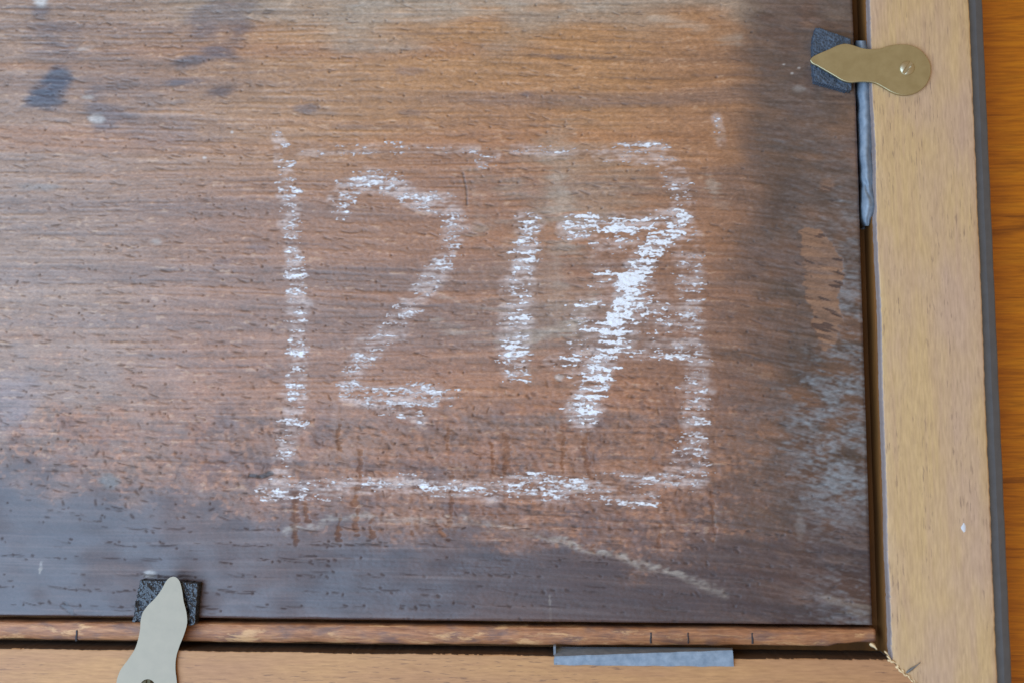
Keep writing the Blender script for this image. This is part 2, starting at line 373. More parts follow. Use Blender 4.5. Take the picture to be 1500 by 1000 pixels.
# close the board: sides and underside
ring = np.concatenate([idx[0, :-1], idx[:-1, -1], idx[-1, :0:-1], idx[:0:-1, 0]])
low = V[ring].copy(); low[:, 2] = ZG + .0002
base = len(V); m = len(ring)
V = np.concatenate([V, low])
k = np.arange(m); kn = (k + 1) % m
side = np.stack([ring[k], base + k, base + kn, ring[kn]], -1)
quads = np.concatenate([quads, side])
me = mesh_np('wooden_panel', V, quads)
ca = me.color_attributes.new('wood_tone', 'FLOAT_COLOR', 'POINT')
cols = np.ones((len(V), 4), np.float32)
cols[:base, :3] = np.clip(A, 0.005, .9).reshape(-1, 3); cols[:base, 3] = R.ravel()
cols[base:, :3] = lin(92, 68, 52); cols[base:, 3] = .8
ca.data.foreach_set('color', cols.ravel())

mt, nt, bs = new_mat('old_oak')
at = N(nt, 'ShaderNodeVertexColor', layer_name='wood_tone')
fn = noise_tex(nt, (900, 4200, 900), 1.0, 3, .6)
fn2 = noise_tex(nt, (4500, 5200, 4500), 1.0, 2, .6)
v = ramp(nt, fn, [(.25, (.80, .79, .78)), (.75, (1.18, 1.18, 1.18))])
c = mix(nt, 1.0, at.outputs['Color'], v, 'MULTIPLY')
c = mix(nt, .30, c, ramp(nt, fn2, [(.3, (.5, .5, .5)), (.7, (1.5, 1.5, 1.5))]), 'MULTIPLY')
nt.links.new(c, bs.inputs['Base Color']); nt.links.new(at.outputs['Alpha'], bs.inputs['Roughness'])
bs.inputs['Specular IOR Level'].default_value = .75
bump(nt, bs, fn, .6, .00007)
panel = put('wooden_panel', me, mt, label='old dark-edged oak board bearing the chalked number 217 in a box', category='wooden board')

# ---------------------------------------------------------------- chalk crust: flakes of chalk caught on the ridges, real relief of its own
mt, nt, bs = new_mat('chalk')
n1 = noise_tex(nt, (2600, 5200, 2600), 1.0, 4, .65)
at = N(nt, 'ShaderNodeAttribute', attribute_name='thickness')
c = mix(nt, ramp(nt, at.outputs['Fac'], [(0.0, (0, 0, 0)), (.80, (1, 1, 1))]), lin(160, 140, 132), ramp(nt, n1, [(.25, (.60, .58, .58)), (.6, (.86, .86, .87))]))
nt.links.new(c, bs.inputs['Base Color'])
bs.inputs['Roughness'].default_value = .95; bs.inputs['Specular IOR Level'].default_value = .1
bump(nt, bs, n1, .5, .0001)
CHALK = mt
def chalk_mesh(name, strokes, seed, fresh=1.0):
    pts = [p for s in strokes for p in s[0]]
    c = [P(x, y) for x, y in ((min(p[0] for p in pts) - 35, min(p[1] for p in pts) - 35), (max(p[0] for p in pts) + 35, max(p[1] for p in pts) + 35),
                              (min(p[0] for p in pts) - 35, max(p[1] for p in pts) + 35), (max(p[0] for p in pts) + 35, min(p[1] for p in pts) - 35))]
    xa, xb = min(p[0] for p in c), max(p[0] for p in c); ya, yb_ = min(p[1] for p in c), max(p[1] for p in c)
    h = .00017; cell = CELL * h / DX
    xs = np.arange(xa, xb, h); ys = np.arange(ya, yb_, h); qx, qy = np.meshgrid(xs, ys); px, py = to_px(qx, qy)
    shp = qx.shape
    f = lambda a, b, s: fld(a, b, seed * 10 + s, shp, cell)
    # height of the board under each point
    u = np.clip((qx - gx[0]) / DX, 0, nx - 1.001); v_ = np.clip((qy - Y0) / DX, 0, ny - 1.001)
    i = u.astype(int); j = v_.astype(int); fu = u - i; fv = v_ - j
    def samp(F): return (F[j, i] * (1 - fu) + F[j, i + 1] * fu) * (1 - fv) + (F[j + 1, i] * (1 - fu) + F[j + 1, i + 1] * fu) * fv
    hb = samp(H); ridge = samp(streak2) * .5 + samp(streak) * .35
    st = stroke_field(strokes, px + 3.2 * f(6, 2.2, 1), py + 2 * f(10, 3, 2))
    n = .40 * shear(f(7, 1.2, 3), .05 * px, cell) + .44 * f(2.6, 1.0, 4) + .22 * ridge + .46 * shear(f(24, 2.3, 5), .03 * px, cell) + .40 * f(1.2, .7, 6)
    n /= n.std()
    mval = st * 1.30 - 1.14 + .62 * n - .55 * samp(np.clip(pore + tear, 0, 1))
    mval = np.where(st > .02, mval, -1)
    lift = np.clip(mval, -.25, .5) * .26e-3 + np.clip(mval, 0, .5) * .10e-3 * f(2, 1.4, 7)
    keep = (mval[:-1, :-1] > -.12) | (mval[1:, 1:] > -.12) | (mval[1:, :-1] > -.12) | (mval[:-1, 1:] > -.12)
    q = grid_quads(*shp, keep=keep)
    used, inv = np.unique(q, return_inverse=True)
    v = np.stack([qx, qy, hb + lift], -1).reshape(-1, 3)[used]
    me = mesh_np(name, v, inv.reshape(-1, 4))
    a_ = me.attributes.new('thickness', 'FLOAT', 'POINT'); a_.data.foreach_set('value', (mval.reshape(-1)[used] * fresh).astype(np.float32))
    return me
for strokes, sd, fr in ((DIG2, 51, .62), (DIG1, 52, .9), (DIG7, 53, 1.25)):
    put('chalk_digit', chalk_mesh('chalk_digit', strokes, sd, fr), CHALK, panel)
put('chalk_outline', chalk_mesh('chalk_outline', BOX, 54, .72), CHALK, panel)

# ---------------------------------------------------------------- wood for the frame
def frame_wood(name, along, base, warm, dark_, pink):
    m, nt, bs = new_mat(name)
    L, Wd = (35, 480)
    sc = lambda a, b: (b, a, b) if along == 'y' else (a, b, b)
    g1 = noise_tex(nt, sc(18, 330), 1.0, 5, .6, dist=.25)
    g2 = noise_tex(nt, sc(200, 1500), 1.0, 4, .6)
    g3 = noise_tex(nt, sc(22, 60), 1.0, 3, .5)
    dash = noise_tex(nt, sc(190, 1700), 1.0, 2.0, .55, rot=(0, 0, .03))
    dmask = noise_tex(nt, sc(30, 190), 1.0, 2, .5)
    c = ramp(nt, g1, [(.3, base), (.55, warm), (.72, base)])
    c = mix(nt, ramp(nt, g3, [(.40, (0, 0, 0)), (.68, (.8, .8, .8))]), c, pink)
    c = mix(nt, 1.0, c, ramp(nt, g2, [(.25, (.82, .80, .79)), (.7, (1.09, 1.09, 1.09))]), 'MULTIPLY')
    dm = N(nt, 'ShaderNodeMath', operation='MULTIPLY')
    nt.links.new(ramp(nt, dash, [(.59, (0, 0, 0)), (.68, (1, 1, 1))]), dm.inputs[0])
    nt.links.new(ramp(nt, dmask, [(.42, (0, 0, 0)), (.62, (.62, .62, .62))]), dm.inputs[1])
    c = mix(nt, dm.outputs[0], c, dark_)
    nt.links.new(c, bs.inputs['Base Color'])
    bs.inputs['Roughness'].default_value = .62; bs.inputs['Specular IOR Level'].default_value = .35
    bump(nt, bs, g2, .3, .00008)
    return m
WOOD_V = frame_wood('frame_wood', 'y', lin(192, 158, 120), lin(201, 168, 120), lin(124, 98, 84), lin(190, 158, 134))
WOOD_H = frame_wood('frame_wood', 'x', lin(178, 130, 88), lin(190, 142, 94), lin(96, 70, 60), lin(172, 126, 90))
mt, nt, bs = new_mat('rebate_wood_and_shade')
g = noise_tex(nt, (300, 60, 300), 1, 4)
nt.links.new(ramp(nt, g, [(.3, lin(104, 66, 22)), (.7, lin(128, 82, 30))]), bs.inputs['Base Color']); bs.inputs['Roughness'].default_value = .7
REB = mt

def jit(n, amp, sm, seed):
    a = np.random.default_rng(seed).standard_normal(n + 4 * sm + 1)
    kx = np.arange(-2 * sm, 2 * sm + 1); kk = np.exp(-(kx / sm) ** 2)
    r = np.convolve(a, kk / np.sqrt((kk ** 2).sum()), 'valid')[:n]
    return r * amp
IX = float(P(1297, 700, ZF)[0])                # inner edge of the upright rail
IY = float((P(10, 947, ZF)[1] + P(1290, 967, ZF)[1]) / 2)   # inner edge of the lower rail
OX = float((P(1422, 100, ZF)[0] + P(1462, 950, ZF)[0]) / 2)
WID = OX - IX
print('frame', IX, IY, OX, WID, 'edges', P(1275, 0, ZF), P(1304, 967, ZF), P(0, 946.6, ZF), P(1296, 967, ZF))
def rail(axis, n, start, end, seed):
    """a rail swept along its length: inner wall, rounded arris, back face, outer wall; mitred at the corner"""
    prof = [(0.0, ZG - .0025), (0.0, ZF - .0010), (.00004, ZF - .0004), (.00025, ZF - .00008), (.0007, ZF)]
    prof += [(.0007 + (WID - .0014) * i / 14, ZF) for i in range(1, 15)]
    prof += [(WID - .0002, ZF - .0001), (WID, ZF - .0005), (WID, ZF - .006), (WID, -.013), (0.0, -.013)]
    prof = np.array(prof); k = len(prof)
    t = np.linspace(0, 1, n)
    ji = jit(n, .00005, 2, seed) + jit(n, .00010, 30, seed + 1)
    jo = jit(n, .00005, 3, seed + 2) + jit(n, .00006, 30, seed + 3)
    v = np.zeros((n, k, 3))
    for q, (o, z) in enumerate(prof):
        off = o + np.where(o < .0008, ji * (1 if z > ZF - .002 else .4), 0) + (np.where(z > ZF - .002, jo, 0) if o > WID - .001 else 0)
        zz = z + (jit(n, .00003, 20, seed + 9 + q) if abs(z - ZF) < 1e-4 else 0)
        if axis == 'y': e = IY - off; s = np.linspace(0, 1, n); yy = start + (e - start) * s; v[:, q] = np.stack([IX + off, yy, zz + 0 * yy], -1)
        else: e = IX - .0003 + off; s = np.linspace(0, 1, n); xx = start + (e - start) * s; v[:, q] = np.stack([xx, IY - off, zz + 0 * xx], -1)
    i = np.arange(n * k).reshape(n, k); j = np.roll(i, -1, axis=1)
    f = np.stack([i[:-1], i[1:], j[1:], j[:-1]], -1).reshape(-1, 4)
    if axis == 'x': f = f[:, ::-1]
    return mesh_np('rail', v.reshape(-1, 3), f)
frame = empty('picture_frame', (IX, IY, 0), label='pale wooden picture frame seen from the back, holding the dark board', category='picture frame')
def fput(name, me, mat, **kw):
    o = put(name, me, mat, **kw); return child(o, frame)
def box_mesh(name, a, b, bev=0.0):
    bm = bmesh.new(); bmesh.ops.create_cube(bm, size=1)
    for v in bm.verts: v.co = Vector([(a[i] + b[i]) / 2 + v.co[i] * (b[i] - a[i]) for i in range(3)])
    if bev: bmesh.ops.bevel(bm, geom=bm.edges[:], offset=bev, segments=2, affect='EDGES')
    me = bpy.data.meshes.new(name); bm.to_mesh(me); bm.free(); return me
INNER, nt, bs = new_mat('window_lit_edge')  # pale lilac colour carries the window light falling on the inner wall
g = noise_tex(nt, (500, 90, 500), 1, 4)
nt.links.new(ramp(nt, g, [(.3, lin(138, 122, 116)), (.7, lin(160, 144, 138))]), bs.inputs['Base Color']); bs.inputs['Roughness'].default_value = .7
ro = fput('rail', rail('y', 900, .150, 0, 61), WOOD_V, label='upright tan frame rail on the right')
ro.data.materials.append(INNER)
ro.data.polygons.foreach_set('material_index', [1 if p.normal.x < -.75 else 0 for p in ro.data.polygons])
SHADED, nt, bs = new_mat('shaded_edge')  # gap shade on the lower rail's inner wall, put into its colour
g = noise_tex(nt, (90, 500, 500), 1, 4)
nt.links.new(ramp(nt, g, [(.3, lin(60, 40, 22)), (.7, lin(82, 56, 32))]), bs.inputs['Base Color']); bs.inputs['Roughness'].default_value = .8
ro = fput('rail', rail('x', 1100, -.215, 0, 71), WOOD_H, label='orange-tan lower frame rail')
ro.data.materials.append(SHADED)
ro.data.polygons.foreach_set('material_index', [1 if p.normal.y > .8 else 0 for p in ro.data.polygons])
fput('rebate_and_shade', box_mesh('rebate_and_shade', (IX - .0005, IY + .0005, ZG + .0001), (IX + .0005, .150, -.0004)), REB, smooth=False)  # added dark strip, stands in for shade low on the upright rail's wall
# floor of the rebate under the board's edge
fput('rebate_and_shade', box_mesh('rebate_and_shade', (IX - .012, IY - .0005, ZG - .002), (IX + .001, .150, ZG)), REB, smooth=False)
fput('rebate_and_shade', box_mesh('rebate_and_shade', (-.215, IY - .001, ZG - .002), (IX - .012, IY + .014, ZG)), REB, smooth=False)
# dark outer moulding, lower than the rail
mt, nt, bs = new_mat('dark_grey_paint')
n1 = noise_tex(nt, (240, 240, 240), 1, 4)
nt.links.new(ramp(nt, n1, [(.3, lin(88, 94, 102)), (.7, lin(97, 103, 111))]), bs.inputs['Base Color']); bs.inputs['Roughness'].default_value = .6
bump(nt, bs, n1, .2, .0002)
MO = float((P(1439, 50, -.002)[0] + P(1481, 960, -.002)[0]) / 2)
prof = [(OX - .0005, .0012), (OX + .0002, .0012), (OX + (MO - OX) * .5, .0006), (MO - .0006, -.0010), (MO - .0001, -.0016), (MO, -.0024), (MO - .0006, -.020), (OX - .0005, -.020)]
vs = []; n = 60
for i in range(n):
    y = .150 + (-.150 - .150) * i / (n - 1)
    vs += [(x + (.00006 * math.sin(i * 1.7) if x > OX + .001 else 0), y, z) for x, z in prof]
kk = len(prof); fs = [(i * kk + q, (i + 1) * kk + q, (i + 1) * kk + (q + 1) % kk, i * kk + (q + 1) % kk) for i in range(n - 1) for q in range(kk)]
fs += [tuple(range(kk)), tuple((n - 1) * kk + q for q in reversed(range(kk)))]
fput('outer_moulding', mesh_py('outer_moulding', vs, fs), mt, smooth=False)
# torn fibres at the mitre
mt, nt, bs = new_mat('raw_splinter'); bs.inputs['Base Color'].default_value = (*lin(226, 196, 150), 1); bs.inputs['Roughness'].default_value = .8
def sliver(a, b, wd, za, zb, th=.0003, tip=.2):
    pa, pb = P(*a, za), P(*b, zb); d = pb - pa; d /= np.linalg.norm(d); s = np.array([-d[1], d[0], 0]); s /= np.linalg.norm(s); up = np.array([0, 0, th])
    vs = []; sec = 5
    for i in range(sec + 1):
        t = i / sec; wv = wd * (.35 + 1.0 * math.sin(math.pi * min(1, t * 1.2 + .1)) * (1 - t * (1 - tip))); p = pa + (pb - pa) * t + s * wd * .15 * math.sin(t * 3 + a[0])
        vs += [p + s * wv / 2, p + up, p - s * wv / 2, p - up * .5]
    fs = [(4 * i + q, 4 * i + (q + 1) % 4, 4 * i + 4 + (q + 1) % 4, 4 * i + 4 + q) for i in range(sec) for q in range(4)] + [(3, 2, 1, 0), tuple(4 * sec + q for q in range(4))]
    return mesh_py('splinter', vs, fs)
rs = np.random.default_rng(13)
for k in range(13):
    t = k / 12; cx, cy = 1297 + 47 * t + rs.normal(0, 1), 960 + 42 * t + rs.normal(0, 1.2)
    ln = rs.uniform(5, 11); an = math.radians(42) + rs.normal(0, .45)
    dx, dy = ln * math.cos(an), ln * math.sin(an)
    fput('splinter', sliver((cx - dx / 2, cy - dy / 2), (cx + dx / 2, cy + dy / 2), rs.uniform(.0005, .0012), ZF - .0001, ZF + rs.uniform(.0001, .0006)), mt)
fput('splinter', sliver((1275, 941), (1284, 951), .0014, .0003, .0010), mt)
mt, nt, bs = new_mat('grey_splinter'); bs.inputs['Base Color'].default_value = (*lin(112, 108, 104), 1); bs.inputs['Roughness'].default_value = .8
fput('splinter', sliver((1328, 985), (1348, 969), .0008, .0036, .0044), mt, label='small grey splinter at the mitre')
mt, nt, bs = new_mat('white_paint_spot'); bs.inputs['Base Color'].default_value = (.62, .62, .64, 1); bs.inputs['Roughness'].default_value = .5
def blob(name, cx, cy, z, rx, ry, h, seed):
    r = np.random.default_rng(seed); vs = [P(cx, cy, z) + np.array([0, 0, h])]; fs = []; n = 18
    wv = 1 + .18 * np.convolve(np.tile(r.standard_normal(n), 3), [.25, .5, .25], 'same')[n:2 * n]
    for k_, (s, zz) in enumerate(((.6, h * .85), (1, -.00005))):
        for i in range(n):
            t = 2 * math.pi * i / n; p = P(cx + rx * s * wv[i] * math.cos(t), cy + ry * s * wv[i] * math.sin(t), z); vs.append(p + np.array([0, 0, zz]))
    for i in range(n):
        j = (i + 1) % n; fs.append((0, 1 + j, 1 + i)); fs.append((1 + i, 1 + j, 1 + n + j, 1 + n + i))
    return mesh_py(name, vs, fs)
fput('paint_spot', blob('paint_spot', 1412, 772, ZF, 4, 7.5, .00012, 5), mt)

# ---------------------------------------------------------------- loose wooden slip between board and lower rail
mt, nt, bs = new_mat('worn_slip_wood')
a1 = noise_tex(nt, (110, 700, 110), 1, 5, .65, dist=.5); a2 = noise_tex(nt, (85, 260, 85), 1, 4); a3 = noise_tex(nt, (190, 1800, 190), 1, 3)
c = ramp(nt, a1, [(.26, lin(122, 76, 48)), (.48, lin(164, 108, 70)), (.74, lin(190, 134, 88))])
c = mix(nt, ramp(nt, a2, [(.50, (0, 0, 0)), (.64, (.62, .62, .62))]), c, lin(104, 80, 74))
c = mix(nt, .6, c, ramp(nt, a3, [(.3, (.6, .6, .6)), (.7, (1.3, 1.3, 1.3))]), 'MULTIPLY')
nt.links.new(c, bs.inputs['Base Color']); a4 = noise_tex(nt, (60, 330, 60), 1, 5, .7, dist=.4)
c = mix(nt, ramp(nt, a4, [(.56, (0, 0, 0)), (.64, (.8, .8, .8))]), c, lin(214, 164, 112))
nt.links.new(c, bs.inputs['Base Color']); bs.inputs['Roughness'].default_value = .55
bump(nt, bs, a1, .6, .0004)
n = 420; vs = []
sx0, sx1 = -.215, float(P(1283, 935, -.0006)[0])
ya = jit(n, .00007, 6, 81); yb2 = jit(n, .00011, 4, 82); zt = jit(n, .00014, 8, 83)
for i in range(n):
    x = sx0 + (sx1 - sx0) * i / (n - 1); q = float(to_px(np.array(x), np.array(-.095))[0])
    yt = float(P(q, np.interp(q, [0, 1283], [910, 921.5]), -.0006)[1]) + ya[i]
    yl = float(P(q, np.interp(q, [0, 350, 800, 1215, 1228, 1283], [935, 940, 944.5, 945.5, 942, 941]), -.0006)[1]) + yb2[i]
    zz = -.0006 + zt[i]
    vs += [(x, yt, ZG), (x, yt, zz - .0004), (x, yt - .0004, zz), (x, (yt * .6 + yl * .4), zz + .00015 + zt[(i * 7) % n] * .5), (x, yl + .0005, zz - .0001), (x, yl, zz - .0006), (x, yl + .0002, ZG)]
kk = 7; fs = [(i * kk + q, i * kk + (q + 1) % kk, (i + 1) * kk + (q + 1) % kk, (i + 1) * kk + q) for i in range(n - 1) for q in range(kk)]
fs += [tuple(reversed(range(kk))), tuple((n - 1) * kk + q for q in range(kk))]
slip = put('wood_strip', mesh_py('wood_strip', vs, fs), mt, label='thin worn brown wooden strip along the lower edge of the board', category='wood strip')
# dark notches cut across the slip
mt, nt, bs = new_mat('ink_mark'); bs.inputs['Base Color'].default_value = (*lin(52, 44, 44), 1); bs.inputs['Roughness'].default_value = .7
for cx, ww in ((112, 2.2), (954, 3), (1008, 2.2), (1102, 3.5)):
    a, b = P(cx - ww / 2, 922 + .004 * cx, -.00035), P(cx + ww / 2, 938 + .004 * cx, -.00035)
    vs = []
    for t in np.linspace(0, 1, 6):
        y = a[1] + (b[1] - a[1]) * t; o = .0002 * t * math.sin(cx) + .00006 * math.sin(9 * t + cx)
        vs += [(a[0] + o, y, -.00050), (.5 * (a[0] + b[0]) + o, y, -.00030), (b[0] + o, y, -.00050)]
    fs = [(3 * i + q, 3 * i + q + 1, 3 * i + 4 + q, 3 * i + 3 + q) for i in range(5) for q in range(2)]
    o = put('notch_mark', mesh_py('notch_mark', vs, fs), mt, slip)

# ---------------------------------------------------------------- foam pads
def foam_mat(name, c0, c1, rough):
    m, nt, bs = new_mat(name)
    vo = N(nt, 'ShaderNodeTexVoronoi', i_Scale=1350.0); tc = nt.nodes.new('ShaderNodeTexCoord'); nt.links.new(tc.outputs['Object'], vo.inputs['Vector'])
    nt.links.new(ramp(nt, vo.outputs['Distance'], [(.1, c0), (.8, c1)]), bs.inputs['Base Color'])
    bs.inputs['Roughness'].default_value = rough
    bump(nt, bs, vo.outputs['Distance'], .8, .0003)
    return m
def foam(name, top, ztop, mat, seed, amp, spread=.0003, **props):
    """cellular pad: a fine grid clipped to the outline, pitted top, ragged sides down to the board"""
    pts = [P(x, y, ztop) for x, y in top]; h = .00022
    xs = np.arange(min(p[0] for p in pts) - .001, max(p[0] for p in pts) + .001, h); ys = np.arange(min(p[1] for p in pts) - .001, max(p[1] for p in pts) + .001, h)
    qx, qy = np.meshgrid(xs, ys); shp = qx.shape
    f1 = fld(2.2, 2.2, seed, shp, 1.0); f2 = fld(9, 9, seed + 1, shp, 1.0); f3 = fld(1.2, 1.2, seed + 2, shp, 1.0)
    ins = in_poly([(p[0], p[1]) for p in pts], qx + .00006 * f1, qy + .00006 * f2)
    z = ztop + amp * (np.minimum(f1, .6) + .5 * f3) - amp * .8 + .00008 * f2
    cell = ins[:-1, :-1] & ins[1:, 1:] & ins[1:, :-1] & ins[:-1, 1:]
    q = grid_quads(*shp, keep=cell)
    used, inv = np.unique(q, return_inverse=True); q = inv.reshape(-1, 4)
    v = np.stack([qx, qy, z], -1).reshape(-1, 3)[used]
    e = np.concatenate([q[:, [0, 1]], q[:, [1, 2]], q[:, [2, 3]], q[:, [3, 0]]])
    key = set(map(tuple, e.tolist())); be = np.array([(a, b) for a, b in key if (b, a) not in key])
    bv = np.unique(be); mp_ = {int(a): i for i, a in enumerate(bv)}
    lv = [v]; nb = len(v); rows = 6; r = np.random.default_rng(seed)
    for k_ in range(1, rows + 1):
        t = k_ / rows; w_ = v[bv].copy(); w_[:, 2] = w_[:, 2] * (1 - t) + (-.0001) * t; w_[:, :2] += r.normal(0, .00005, (len(bv), 2)); lv.append(w_)
    sd = []
    for a, b in be:
        ia, ib = mp_[int(a)], mp_[int(b)]; ra, rb = int(a), int(b)
        for k_ in range(rows):
            na, nb2 = nb + k_ * len(bv) + ia, nb + k_ * len(bv) + ib; sd.append((rb, ra, na, nb2)); ra, rb = na, nb2
    me = mesh_np(name, np.concatenate(lv), np.concatenate([q, np.array(sd)]))
    return put(name, me, mat, smooth=False, **props)
FB = foam_mat('black_foam', lin(28, 30, 34), lin(52, 56, 62), .20)
FG = foam_mat('slate_foam', lin(44, 54, 66), lin(74, 86, 100), .6)
G_FOAM = 'foam pads under the turn buttons'
foam('foam_pad', [(205, 849), (250, 850), (291, 853), (288, 885), (285, 915), (276, 916), (274, 911), (193, 911), (198, 880)], .0034, FB, 91, .00020, label='black glittery foam pad under the silvery turn button on the lower rail', category='foam pad', group=G_FOAM)
foam('foam_pad', [(1194, 40), (1203, 41), (1247, 57), (1248, 132), (1240, 133), (1193, 119), (1190, 90), (1191, 60)], .0034, FG, 95, .00010, label='slate-blue foam pad under the brassy turn button on the right rail', category='foam pad', group=G_FOAM)

# ---------------------------------------------------------------- turn buttons
def metal(name, col, rough):
    m, nt, bs = new_mat(name)
    n1 = noise_tex(nt, (260, 260, 260), 1, 5, .6); n2 = noise_tex(nt, (3000, 700, 900), 1, 2, .6)
    nt.links.new(ramp(nt, n1, [(.3, tuple(np.array(col) * .86)), (.7, col)]), bs.inputs['Base Color'])
    bs.inputs['Metallic'].default_value = 1.0
    rr = N(nt, 'ShaderNodeMapRange', i_3=rough - .04, i_4=rough + .06); nt.links.new(n1, rr.inputs[0]); nt.links.new(rr.outputs[0], bs.inputs['Roughness'])
    bump(nt, bs, n2, .12, .00004)
    return m
def smooth_loop(pts, n):
    out = []; m = len(pts)
    for i in range(m):
        p0, p1, p2, p3 = (np.array(pts[(i + d) % m], float) for d in (-1, 0, 1, 2))
        for k_ in range(n):
            t = k_ / n; out.append(.5 * ((2 * p1) + (-p0 + p2) * t + (2 * p0 - 5 * p1 + 4 * p2 - p3) * t * t + (-p0 + 3 * p1 - 3 * p2 + p3) * t ** 3))
    return out
def plate_mesh(outline, ztop, th, screw, dome):
    o = [P(x, y, ztop) for x, y in smooth_loop(outline, 4)]; o = np.array(o)[::-1]; n = len(o)
    tang = np.roll(o, -1, 0) - np.roll(o, 1, 0); nrm = np.stack([tang[:, 1], -tang[:, 0]], -1); nrm /= np.linalg.norm(nrm, axis=1)[:, None]
    cen = P(*screw, ztop); rings = []
    for ins, dz in ((.0, -th), (.0, -.00022), (.00008, -.00007), (.00022, 0.0)):
        r = o.copy(); r[:, :2] -= nrm * ins; r[:, 2] = ztop + dz; rings.append(r)
    bm = bmesh.new(); L = [[bm.verts.new(p) for p in r] for r in rings]
    for a, b in zip(L[:-1], L[1:]):
        for i in range(n): bm.faces.new((a[i], a[(i + 1) % n], b[(i + 1) % n], b[i]))
    bm.faces.new(L[-1]); bm.faces.new(L[0][::-1])
    bmesh.ops.triangulate(bm, faces=[f for f in bm.faces if len(f.verts) > 4])
    # finer top so that it can be very slightly bowed
    bmesh.ops.recalc_face_normals(bm, faces=bm.faces[:])
    me = bpy.data.meshes.new('plate'); bm.to_mesh(me); bm.free()
    me.polygons.foreach_set('use_smooth', [abs(p.normal.z) < .98 for p in me.polygons])
    return me
def screw_mesh(c, r, h, slot_ang, depth):
    bm = bmesh.new(); n = 40; rg = []
    for k_ in range(7):
        t = k_ / 6 * math.pi / 2; rg.append([bm.verts.new((c[0] + r * math.cos(t) * math.cos(2 * math.pi * i / n), c[1] + r * math.cos(t) * math.sin(2 * math.pi * i / n), c[2] + h * math.sin(t))) for i in range(n)] if k_ < 6 else None)
    tip = bm.verts.new((c[0], c[1], c[2] + h))
    for a, b in zip(rg[:5], rg[1:6]):
        for i in range(n): bm.faces.new((a[i], a[(i + 1) % n], b[(i + 1) % n], b[i]))
    for i in range(n): bm.faces.new((rg[5][i], rg[5][(i + 1) % n], tip))
    bmesh.ops.subdivide_edges(bm, edges=bm.edges[:], cuts=2, use_grid_fill=True)
    ca_, sa_ = math.cos(slot_ang), math.sin(slot_ang)
    for v in bm.verts:
        d = abs(-(v.co.x - c[0]) * sa_ + (v.co.y - c[1]) * ca_)
        if d < r * .22: v.co.z = min(v.co.z, c[2] + h - depth)
    me = bpy.data.meshes.new('screw'); bm.to_mesh(me); bm.free(); return me
G_TURN = 'turn buttons holding the board in the frame'
def turn_button(outline, screw, r_screw, ang, mat, smat, label):
    zt = ZF + .0011
    c = P(*screw, zt); t = empty('turn_button', (c[0], c[1], ZF), label=label, category='turn button', group=G_TURN)
    child(put('plate', plate_mesh(outline, zt, .0009, screw, 0), mat, smooth=False), t)
    child(put('screw', screw_mesh(np.array([c[0], c[1], zt - .00005]), r_screw, .0008, ang, .00062), smat), t)
    return t
BRASS = metal('dull_brass', (.52, .47, .29), .46); SILV = metal('dull_nickel', (.27, .215, .155), .48)
SCREW = metal('screw_metal', (.58, .53, .38), .42); SCREWD = metal('dark_screw_metal', (.10, .08, .045), .55)  # the second screw metal is much darker than the first
turn_button([(1187, 88), (1191, 83), (1201, 78), (1215, 72), (1228, 66), (1240, 64), (1252, 67), (1265, 71), (1278, 72), (1290, 71), (1303, 67), (1318, 65), (1332, 66), (1345, 71), (1356, 81), (1363, 95), (1363, 110), (1357, 124),
             (1346, 134), (1332, 139), (1318, 139), (1306, 135), (1294, 128), (1282, 122), (1270, 120), (1258, 120), (1246, 121), (1234, 118), (1222, 111), (1210, 104), (1198, 97), (1190, 93)],
            (1329, 100), .0024, math.radians(55), BRASS, SCREW, 'brassy olive turn button screwed to the right rail, its point on the slate-blue pad')
turn_button([(254, 845), (248, 847), (243, 853), (237, 864), (228, 876), (217, 887), (210, 897), (207, 908), (206, 922), (203, 937), (198, 951), (189, 965), (178, 980), (173, 992), (171, 1004), (171, 1020), (176, 1036), (186, 1048),
             (200, 1056), (216, 1058), (232, 1053), (245, 1043), (254, 1028), (258, 1012), (258, 998), (256, 980), (257, 962), (262, 945), (268, 930), (273, 912), (272, 896), (268, 880), (266, 866), (263, 853), (259, 847)],
            (216, 1006), .0026, math.radians(80), SILV, SCREWD, 'silvery pale turn button screwed to the lower rail, pointing up at the black pad')

# ---------------------------------------------------------------- grey packing strips pushed into the gap
mt, nt, bs = new_mat('grey_packing')
n1 = noise_tex(nt, (420, 420, 420), 1, 4, .6); n2 = noise_tex(nt, (130, 60, 130), 1, 2)
nt.links.new(ramp(nt, n1, [(.3, lin(110, 124, 138)), (.7, lin(142, 154, 166))]), bs.inputs['Base Color'])
bs.inputs['Roughness'].default_value = .5; bump(nt, bs, n1, .25, .0004)
PACK = mt
G_PACK = 'grey packing strips pushed into the gap'
# upright: a folded strip bulging out of the gap, pinched and turned in near its lower end
L_ = [(60, 1253, 1274, .0010), (118, 1256, 1279, .0012), (160, 1257, 1280, .0013), (200, 1258, 1281, .0014), (240, 1259, 1281, .0015), (262, 1260, 1281.5, .0017), (272, 1262, 1281, .0012), (280, 1261, 1282, .0020), (292, 1260.5, 1286, .0030),
      (302, 1260, 1288, .0030), (312, 1261, 1284, .0018), (320, 1262, 1279, .0008), (327, 1265, 1275, -.0004), (331, 1268, 1272, -.0016)]
yy = np.linspace(60, 331, 150); la = np.interp(yy, [r[0] for r in L_], [r[1] for r in L_]); lb = np.interp(yy, [r[0] for r in L_], [r[2] for r in L_]); lz = np.interp(yy, [r[0] for r in L_], [r[3] for r in L_])
vs = []; ns = 15; cj = jit(150, .00014, 4, 101); fj = jit(150, .7, 5, 102); fk = jit(150, .7, 4, 103)
